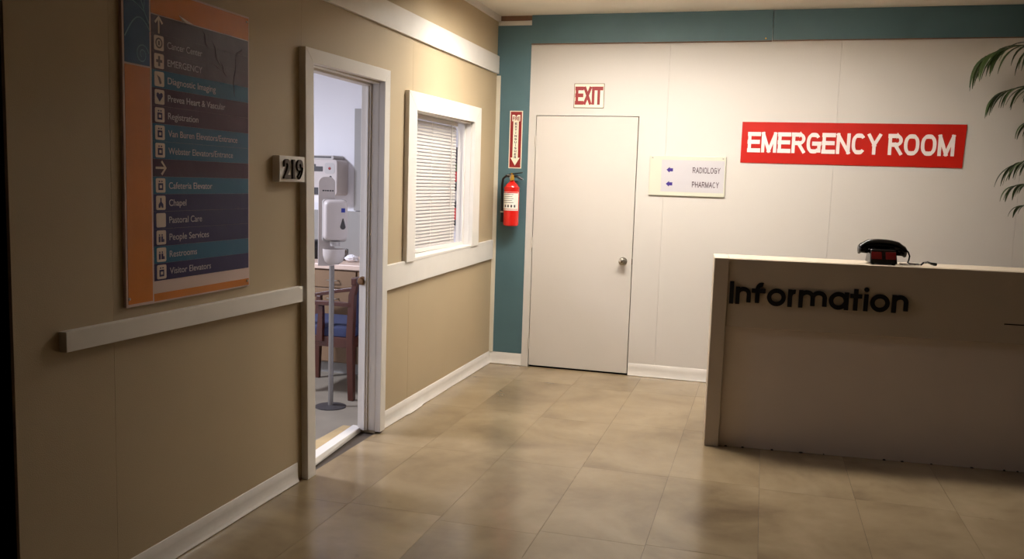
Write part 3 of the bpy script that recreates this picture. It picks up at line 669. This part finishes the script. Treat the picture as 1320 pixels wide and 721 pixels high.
obj('straight_cord', B().tube(cp, 0.0045, 8), 'ph_black', ph, smooth=True)
coil = []
path = [Vector(p) for p in ((0.085, -0.075, 0.008), (0.12, -0.08, 0.008), (0.16, -0.076, 0.008), (0.20, -0.06, 0.009), (0.215, -0.04, 0.018), (0.24, -0.034, 0.022), (0.262, -0.03, 0.014))]
NP = 200
for k in range(NP+1):
    t = k/NP*(len(path)-1); i = min(int(t), len(path)-2); p = path[i].lerp(path[i+1], t-i); a = k/NP*2*PI*26
    coil.append(p+Vector((0, math.cos(a)*0.0055, math.sin(a)*0.0055)))
obj('coiled_cord', B().tube(coil, 0.0020, 5), 'ph_black', ph, smooth=True)
obj('cord_plug', B().tube([(0.258, -0.03, 0.016), (0.275, -0.028, 0.012), (0.288, -0.027, 0.011)], [0.006, 0.009, 0.008], 8), 'ph_black', ph, smooth=True)

# ------------------------------------------------------------------ palm behind the counter
pm = thing('potted_palm', 'tall green palm with arching fronds at the right end of the white wall', 'plant', (4.02, -0.46, 0))
obj('pot', B().lathe([(0, 0), (0.15, 0), (0.155, 0.01), (0.20, 0.34), (0.215, 0.345), (0.215, 0.38), (0.19, 0.38), (0.185, 0.33), (0, 0.33)], seg=32), 'pot', pm, smooth=True)
obj('soil', B().lathe([(0, 0.331), (0.184, 0.331), (0.16, 0.345), (0, 0.35)], seg=24), 'soil', pm, smooth=True)
obj('trunk', B().tube([(0, 0, 0.34), (0.02, 0, 0.8), (-0.01, 0.02, 1.3), (0.0, 0.01, 1.75), (0.02, 0, 2.15)], [0.035, 0.03, 0.028, 0.026, 0.02], 12), 'bark', pm, smooth=True)
rp = random.Random(11)
def leaflet(root, dirv, length, droop, width, parent):
    n = 7; up = Vector((0, 0, 1)); d = dirv.normalized(); pts = [root.copy()]; cur = d.copy()
    for k in range(n):
        cur = (cur + Vector((0, 0, -droop*(0.35+k*0.28)/n*2))).normalized()
        pts.append(pts[-1]+cur*(length/n))
    b = B(); rings = []
    for k, p in enumerate(pts):
        t = k/n; w = width*math.sin(PI*min(0.97, 0.12+0.88*t))**0.75*(1-0.35*t)
        tg = (pts[min(k+1, n)]-pts[max(k-1, 0)]).normalized(); side = tg.cross(up)
        side = side.normalized() if side.length > 1e-3 else Vector((1, 0, 0)); nn = side.cross(tg).normalized()
        rings.append([p-side*w+nn*w*0.3, p+nn*0.0008, p+side*w+nn*w*0.3, p-nn*0.0012])
    b.loft(rings)
    return obj('leaflet', b, 'leaf', parent, smooth=True)
def frond(ctrl, spec, auto=0, llen=0.26, droop=1.0, wid=0.011):
    pts = [Vector(p) for p in ctrl]; n = 24; cv = []
    for k in range(n+1):
        t = k/n*(len(pts)-1); i = min(int(t), len(pts)-2); u = t-i
        p0, p1, p2, p3 = pts[max(i-1, 0)], pts[i], pts[i+1], pts[min(i+2, len(pts)-1)]
        cv.append(0.5*((2*p1)+(p2-p0)*u+(2*p0-5*p1+4*p2-p3)*u*u+(3*p1-p0-3*p2+p3)*u**3))
    f = obj('frond_stem', B().tube(cv, [0.006*(1-0.75*k/n) for k in range(n+1)], 6), 'stem', pm, smooth=True)
    for k in range(auto):
        t = 0.32+0.68*k/max(1, auto-1); idx = min(int(t*n), n-1); p = cv[idx]; tg = (cv[idx+1]-cv[max(idx-1, 0)]).normalized()
        side = tg.cross(Vector((0, 0, 1))).normalized()
        for s_ in (-1, 1):
            d = tg*rp.uniform(0.7, 1.1)+side*s_*rp.uniform(0.35, 0.8)+Vector((0, 0, rp.uniform(-0.25, 0.2)))
            leaflet(p, d, llen*rp.uniform(0.75, 1.15)*(1-0.3*abs(t-0.65)), droop*rp.uniform(0.7, 1.3), wid*rp.uniform(0.8, 1.15), f)
    return f
# world aims are given relative to the pot's foot
O_ = Vector((4.02, -0.46, 0))
def w(*p): return tuple(Vector(p)-O_)
frond([w(4.03, -0.46, 2.10), w(3.93, -0.42, 2.36), w(3.78, -0.34, 2.480), w(3.60, -0.29, 2.480), w(3.47, -0.26, 2.425)], None, 14, 0.28, 1.15, 0.017)
frond([w(4.03, -0.46, 1.95), w(3.92, -0.42, 2.15), w(3.78, -0.33, 2.225), w(3.65, -0.28, 2.215), w(3.57, -0.26, 2.18)], None, 10, 0.21, 1.0, 0.015)
frond([w(4.02, -0.45, 1.80), w(3.93, -0.40, 1.98), w(3.84, -0.34, 2.03), w(3.76, -0.30, 2.00)], None, 4, 0.17, 0.9, 0.016)
frond([w(4.02, -0.45, 1.45), w(3.92, -0.40, 1.69), w(3.80, -0.34, 1.755), w(3.70, -0.28, 1.72)], None, 7, 0.20, 1.0, 0.016)
frond([w(4.02, -0.45, 1.35), w(3.92, -0.40, 1.54), w(3.82, -0.34, 1.60), w(3.72, -0.28, 1.58)], None, 6, 0.17, 0.9, 0.016)
frond([w(4.02, -0.45, 1.25), w(3.93, -0.40, 1.42), w(3.85, -0.34, 1.47), w(3.77, -0.28, 1.45)], None, 5, 0.15, 0.9, 0.016)
# fronds that arch away from the frame
for a, z in ((0.3, 2.15), (-0.5, 2.1), (1.1, 1.9), (-1.15, 1.8), (0.0, 1.6)):
    c, s_ = math.cos(a), math.sin(a)
    frond([(0.01, 0, z-0.2), (0.12*c, 0.12*s_*0.8, z+0.05), (0.32*c, 0.3*s_*0.8, z+0.16), (0.5*c, 0.42*s_*0.8, z+0.10)], None, 7, 0.22, 1.0, 0.011)

# ------------------------------------------------------------------ blind in the window
bl = thing('venetian_blind', 'white mini venetian blind lowered inside the white framed window', 'blind', (-0.084, -1.7185, 1.024), LEFT)
BW = 1.018
obj('headrail', B().box(0.0, BW, -0.014, 0.014, 0.868, 0.896), 'slat', bl, bevel=0.002)
obj('bottom_rail', B().box(0.002, BW-0.002, -0.011, 0.011, 0.004, 0.016), 'slat', bl, bevel=0.002)
sl = B(); tilt = math.radians(66); ns = 5; rings = []
ring_t = []
for k in range(ns+1):
    s_ = -0.0125+0.025*k/ns; cr = 0.0018*(1-(s_/0.0125)**2)
    ring_t.append((s_*math.cos(tilt)-cr*math.sin(tilt), s_*math.sin(tilt)+cr*math.cos(tilt)))
for k in range(ns, -1, -1):
    s_ = -0.0125+0.025*k/ns; cr = 0.0018*(1-(s_/0.0125)**2)-0.0005
    ring_t.append((s_*math.cos(tilt)-cr*math.sin(tilt), s_*math.sin(tilt)+cr*math.cos(tilt)))
sl.loft([[(x, y, z) for y, z in ring_t] for x in (0.003, BW-0.003)])
slat0 = obj('slat', sl, 'slat', bl, smooth=True)
NS = 37
for k in range(NS):
    o = slat0 if k == 0 else slat0.copy()
    if k: COL.objects.link(o); o.parent = bl
    o.location = (0, 0, 0.030+k*0.0228)
    o.rotation_euler = (rp.uniform(-0.05, 0.05), 0, 0)
for x in (0.14, 0.50, 0.90):
    obj('ladder_cord', B().tube([(x, -0.0155, 0.01), (x, -0.0155, 0.87)], 0.0012, 5), 'cord', bl)
obj('tilt_wand', B().tube([(0.87, -0.016, 0.872), (0.87, -0.020, 0.84), (0.872, -0.020, 0.28)], 0.0036, 6), 'slat', bl)
obj('pull_cord', B().tube([(0.93, -0.014, 0.872), (0.965, -0.03, 0.86), (1.005, -0.030, 0.80), (1.028, -0.022, 0.68), (1.030, -0.018, 0.50), (1.028, -0.018, 0.30)], 0.0022, 6), 'cord', bl)

# red goods on a wall rack seen past the blind's end
gr = thing('glove_box_rack', 'wall rack with red boxes glimpsed through the gap beside the blind', 'rack', (-0.40, -0.22, 1.14))
obj('back_plate', B().box(0, 0.27, -0.006, 0, 0, 0.62), 'dark_plastic', gr)
for z in (0.02, 0.17, 0.32):
    obj('shelf_tray', B().box(0.005, 0.265, -0.105, -0.006, z, z+0.006).box(0.005, 0.265, -0.108, -0.104, z, z+0.03), 'dark_plastic', gr)
for z, m, hh in ((0.027, 'red_paint', 0.115), (0.177, 'grey_plastic', 0.10), (0.327, 'red_paint', 0.10), (0.43, 'green_box', 0.06)):
    t = tag(obj('carton', B().box(-0.39, -0.145, -0.32, -0.232, 1.14+z, 1.14+z+hh), m, bevel=0.003),
        {0.027: 'tall red carton lowest in the rack behind the blind', 0.177: 'grey carton between two red cartons in the rack', 0.327: 'upper red carton in the rack behind the blind', 0.43: 'green carton lying on top of the upper red carton'}[z], 'box')

# ------------------------------------------------------------------ exam room furniture
cb = thing('base_cabinet', 'beige drawer cabinet under the exam room worktop', 'cabinet', (-1.80, -0.90, 0))
obj('carcass', B().box(0, 1.03, 0, 0.66, 0.09, 0.805), 'beige_lam', cb)
obj('toe_kick', B().box(0.0, 1.03, 0.05, 0.64, 0, 0.09), 'grey_panel', cb)
for z0, z1 in ((0.667, 0.798), (0.40, 0.660), (0.10, 0.393)):
    d = obj('drawer', B().box(0.52, 1.026, -0.018, -0.0005, z0, z1), 'beige_lam', cb, bevel=0.002)
    zc = z1-0.075
    obj('handle', B().tube([(0.80, -0.018, zc), (0.80, -0.045, zc), (0.81, -0.05, zc), (0.875, -0.05, zc), (0.885, -0.045, zc), (0.885, -0.018, zc)], 0.005, 8), 'chrome', d, smooth=True)
obj('door', B().box(0.004, 0.514, -0.018, -0.0005, 0.10, 0.798), 'beige_lam', cb, bevel=0.002)
c2 = thing('base_cabinet', 'second beige cabinet half hidden by the doorway jamb', 'cabinet', (-0.765, -0.90, 0))
obj('carcass', B().box(0, 0.60, 0, 0.66, 0.09, 0.805), 'beige_lam', c2)
obj('toe_kick', B().box(0, 0.60, 0.05, 0.64, 0, 0.09), 'grey_panel', c2)
d = obj('door', B().box(0.005, 0.595, -0.018, -0.0005, 0.10, 0.798), 'beige_lam', c2, bevel=0.002)
obj('handle', B().tube([(0.06, -0.018, 0.72), (0.06, -0.045, 0.72), (0.06, -0.05, 0.71), (0.06, -0.05, 0.64), (0.06, -0.045, 0.63), (0.06, -0.018, 0.63)], 0.005, 8), 'chrome', d, smooth=True)
wt = obj('worktop', B().box(-1.85, -0.125, -0.935, -0.222, 0.806, 0.846), 'worktop', bevel=0.006)
tag(wt, 'pinkish beige exam room worktop with rounded front edge', 'worktop')
bs = tag(obj('splashback', B().box(-1.85, -0.42, -0.236, -0.2205, 0.8465, 1.218), 'grey_panel', bevel=0.001), 'grey splashback panel along the wall above the exam room worktop', 'splashback')

# towel dispenser on the far wall
td = thing('towel_dispenser', 'white wall mounted paper towel dispenser with dark slots and red button', 'dispenser', (-1.50, -0.22, 1.345))
obj('housing', B().rrect(0.0, 0.305, 0.0, 0.290, -0.20, 0, 0.025), 'pale_plastic', td, smooth=True, bevel=0.006)
obj('lid', B().rrect(0.02, 0.27, 0.288, 0.322, -0.195, -0.01, 0.014), 'grey_plastic', td, smooth=True)
obj('dark_slot', B().box(0.05, 0.25, -0.1965, -0.194, 0.302, 0.314), 'dark_plastic', td)
obj('viewing_window', B().box(0.03, 0.178, -0.202, -0.199, 0.192, 0.232).box(0.10, 0.115, -0.202, -0.199, 0.232, 0.25), 'dark_plastic', td)
obj('paper_slot', B().box(0.05, 0.15, -0.202, -0.199, 0.005, 0.062), 'dark_plastic', td)
obj('button_plate', B().rrect(0.195, 0.285, 0.175, 0.262, -0.202, -0.199, 0.02), 'grey_plastic', td)
obj('button', B().lathe([(0, 0), (0.012, 0), (0.010, -0.005), (0, -0.006)], (0.240, -0.202, 0.218), 'y', 16), 'exit_red', td, smooth=True)
obj('lock', B().lathe([(0, 0), (0.010, 0), (0.009, -0.004), (0, -0.004)], (0.248, -0.199, 0.150), 'y', 16), 'dark_plastic', td, smooth=True)
obj('paper', B().box(0.055, 0.145, -0.19, -0.188, -0.06, 0.01), 'tissue', td)

# hand sanitizer on a stand
hsn = thing('sanitizer_stand', 'grey hand sanitizer stand with sign plate and automatic dispenser in the doorway', 'stand', (-0.522, -1.775, 0), math.radians(34))
obj('base', B().lathe([(0, 0), (0.10, 0), (0.10, 0.006), (0.02, 0.014), (0, 0.014)], seg=36), 'dark_plastic', hsn, smooth=True)
obj('pole', B().tube([(0, 0, 0.01), (0, 0, 0.5), (0, 0, 1.12)], 0.0165, 14), 'stand_grey', hsn, smooth=True)
b = B(); pts = [(-0.09, 0.93), (0.012, 0.93), (0.014, 1.40)]
for k in range(9): a = math.radians(90*k/8); pts.append((-0.026+0.040*math.cos(a), 1.455+0.040*math.sin(a)))
for k in range(9): a = math.radians(90+90*k/8); pts.append((-0.050+0.040*math.cos(a), 1.455+0.040*math.sin(a)))
b.prism(pts, -0.030, -0.018)
bk = obj('sign_plate', b, 'pale_plastic', hsn, bevel=0.002)
for k, (x0, x1) in enumerate(((-0.066, -0.054), (-0.050, -0.042), (-0.039, -0.026), (-0.022, -0.010), (-0.006, 0.004))):
    obj('plate_print', B().box(x0, x1, -0.0306, -0.030, 1.404, 1.412), 'dark_plastic', bk)
obj('dispenser_back', B().rrect(-0.068, 0.085, 1.085, 1.355, -0.062, -0.031, 0.02), 'grey_plastic', hsn, smooth=True, bevel=0.004)
rings = []
for t in range(9):
    u = t/8; dd = math.sin(u*PI/2)*0.072; ins = 0.022*u**3
    pts = []
    for cx, cz, a0 in ((0.085-0.03-ins, 1.352-0.03-ins, 0), (-0.064+0.03+ins, 1.352-0.03-ins, 90), (-0.064+0.03+ins, 1.095+0.03+ins, 180), (0.085-0.03-ins, 1.095+0.03+ins, 270)):
        for k in range(5):
            a = math.radians(a0+22.5*k); pts.append((cx+0.03*math.cos(a), -0.0625-dd, cz+0.03*math.sin(a)))
    rings.append(pts)
cv = obj('dispenser_cover', B().loft(rings), 'pale_plastic', hsn, smooth=True)
obj('logo', B().box(0.040, 0.064, -0.1360, -0.1340, 1.276, 1.302), 'blue_logo', cv)
dp = [(0.051+0.017*math.cos(a)*1.0, 1.186+0.017*math.sin(a)) for a in [math.radians(150+240*k/14) for k in range(15)]]+[(0.054, 1.238), (0.049, 1.238)]
obj('drop_window', B().prism(dp, -0.1360, -0.1340), 'dark_plastic', cv)
obj('dispenser_spout', B().lathe([(0, 0), (0.03, 0), (0.035, 0.03), (0, 0.03)], (0.01, -0.085, 1.062), seg=16), 'grey_plastic', hsn, smooth=True)
obj('drip_cup', B().lathe([(0, 0.0), (0.03, 0.002), (0.055, 0.02), (0.068, 0.06), (0.07, 0.10), (0.066, 0.10), (0.062, 0.06), (0.05, 0.026), (0.0, 0.010)], (0.0, -0.105, 0.945), seg=28), 'pale_plastic', hsn, smooth=True)

# armchair in the exam room, turned side-on
ch = thing('armchair', 'dark mahogany armchair with blue upholstered seat seen through the open doorway', 'chair', (-0.745, -1.315, 0))
def post(name, pts, r, m='mahogany', parent=ch):
    b = B(); rings = []
    for (x, y, z), rr in zip(pts, r): rings.append([(x-rr, y-rr, z), (x+rr, y-rr, z), (x+rr, y+rr, z), (x-rr, y+rr, z)])
    return obj(name, b.loft(rings), m, parent, bevel=0.004)
for sy in (-1, 1):
    post('rear_leg', [(0.275, sy*0.262, 0), (0.262, sy*0.262, 0.42), (0.275, sy*0.262, 0.72), (0.30, sy*0.262, 0.80)], [0.020, 0.024, 0.022, 0.018])
    post('front_leg', [(-0.262, sy*0.262, 0), (-0.262, sy*0.262, 0.38), (-0.255, sy*0.262, 0.62)], [0.015, 0.025, 0.018])
    rings = []
    for k in range(13):
        t = k/12; x = -0.32+0.60*t; z = 0.615+0.028*math.sin(t*PI)+0.035*t*t+(0.05*t if sy > 0 else 0); y = sy*(0.262+0.018*math.sin(t*PI))
        rings.append([(x, y-0.022, z-0.014), (x, y+0.022, z-0.014), (x, y+0.022, z+0.014), (x, y-0.022, z+0.014)])
    obj('armrest', B().loft(rings), 'mahogany', ch, smooth=True, bevel=0.003)
    post('arm_support', [(0.04, sy*0.262, 0.39), (0.045, sy*0.262, 0.635)], [0.024, 0.016])
obj('seat_rail', B().box(-0.27, 0.27, -0.265, -0.243, 0.355, 0.425).box(-0.27, 0.27, 0.243, 0.265, 0.355, 0.425).box(-0.28, -0.258, -0.25, 0.25, 0.355, 0.425).box(0.258, 0.28, -0.25, 0.25, 0.355, 0.425), 'mahogany', ch, bevel=0.003)
rings = []
for z, s_ in ((0.415, 0.95), (0.43, 1.0), (0.465, 1.0), (0.485, 0.97), (0.497, 0.86), (0.502, 0.5)):
    pts = []
    for cx, cy, a0 in ((1, 1, 0), (-1, 1, 90), (-1, -1, 180), (1, -1, 270)):
        for k in range(5):
            a = math.radians(a0+22.5*k); pts.append((s_*(cx*0.215+0.05*math.cos(a)), s_*(cy*0.205+0.05*math.sin(a)), z))
    rings.append(pts)
obj('seat_cushion', B().loft(rings), 'blue_cloth', ch, smooth=True)
rings = []
for k in range(7):
    t = k/6; z = 0.50+0.27*t; x = 0.243+0.04*t; th = 0.035*math.sin(PI*(0.1+0.8*t))
    rings.append([(x-th, -0.22, z), (x+0.012, -0.235, z), (x+0.012, 0.235, z), (x-th, 0.22, z)])
obj('back_cushion', B().loft(rings), 'blue_cloth', ch, smooth=True, bevel=0.004)
obj('top_rail', B().box(0.27, 0.31, -0.285, 0.285, 0.785, 0.835), 'mahogany', ch, bevel=0.008)

# small goods on the worktop
bg = thing('rounded_bin', 'black rounded bin on the worktop behind the sanitizer stand', 'bin', (-1.305, -0.56, 0.8465))
obj('body', B().lathe([(0, 0), (0.085, 0), (0.092, 0.01), (0.095, 0.09), (0, 0.09)], seg=28), 'black_plastic', bg, smooth=True)
obj('lid', B().lathe([(0, 0.0905), (0.096, 0.0905), (0.092, 0.11), (0.07, 0.135), (0.035, 0.148), (0, 0.15)], seg=28), 'black_plastic', bg, smooth=True)
jr = thing('glass_jar', 'small glass jar with brown pads on the worktop', 'jar', (-1.03, -0.62, 0.8465))
obj('jar_glass', B().lathe([(0, 0), (0.036, 0), (0.040, 0.006), (0.040, 0.085), (0.036, 0.09), (0.034, 0.085), (0.036, 0.012), (0, 0.008)], seg=24), 'glass', jr, smooth=True)
obj('pads', B().lathe([(0, 0.0085), (0.033, 0.0085), (0.034, 0.06), (0.02, 0.075), (0, 0.078)], seg=18), 'cotton_brown', jr, smooth=True)
tb = B(); rr = random.Random(4)
rings = []
for k in range(7):
    t = k/6; r_ = 0.055*math.sin(PI*(0.12+0.80*t))+0.004
    rings.append([(r_*math.cos(2*PI*j/12)*rr.uniform(0.7, 1.2), r_*math.sin(2*PI*j/12)*rr.uniform(0.7, 1.2), 0.05*t+(rr.uniform(-0.004, 0.008) if k else 0)) for j in range(12)])
ts = obj('tissue', tb.loft(rings), 'tissue'); ts.location = (-0.915, -0.70, 0.8465); tag(ts, 'crumpled white tissue at the right end of the worktop', 'tissue')

# ------------------------------------------------------------------ ceiling lamps (out of frame, overhead)
def troffer(x, y, z, sx, sy, label, dm, dep=0.022):
    t = thing('ceiling_light', label, 'light', (x, y, z))
    obj('frame', B().box(-sx/2-0.03, sx/2+0.03, -sy/2-0.03, sy/2+0.03, -0.012, 0), 'trim', t)
    if dep > 0.03:      # opaque lips added all round to cut the light, deepest on the side away from the wall
        for y0, y1, h in ((-sy/2-0.012, -sy/2-0.001, 0.10), (sy/2+0.001, sy/2+0.012, 0.035)):
            obj('added_lip', B().box(-sx/2-0.012, sx/2+0.012, y0, y1, -dep-h, -0.0125), 'trim', t)
        for e in (-1, 1): obj('added_end_lip', B().box(e*(sx/2+0.0065)-0.0055, e*(sx/2+0.0065)+0.0055, -sy/2, sy/2, -dep-(0.082 if e < 0 else 0.06), -0.0125), 'trim', t)
    obj('diffuser', B().box(-sx/2, sx/2, -sy/2, sy/2, -dep, -0.0125), dm, t)
troffer(1.10, -1.31, ZC, 1.2, 0.34, 'wraparound fluorescent ceiling light above the lobby near the olive wall', 'diffuser', 0.032)
troffer(2.35, -1.22, ZC, 0.8, 0.24, 'wraparound fluorescent ceiling light above the counter', 'diffuser_right', 0.032)
troffer(-2.3, -2.7, 2.6, 0.34, 0.56, 'cool white ceiling light in the exam room', 'diffuser_cool')
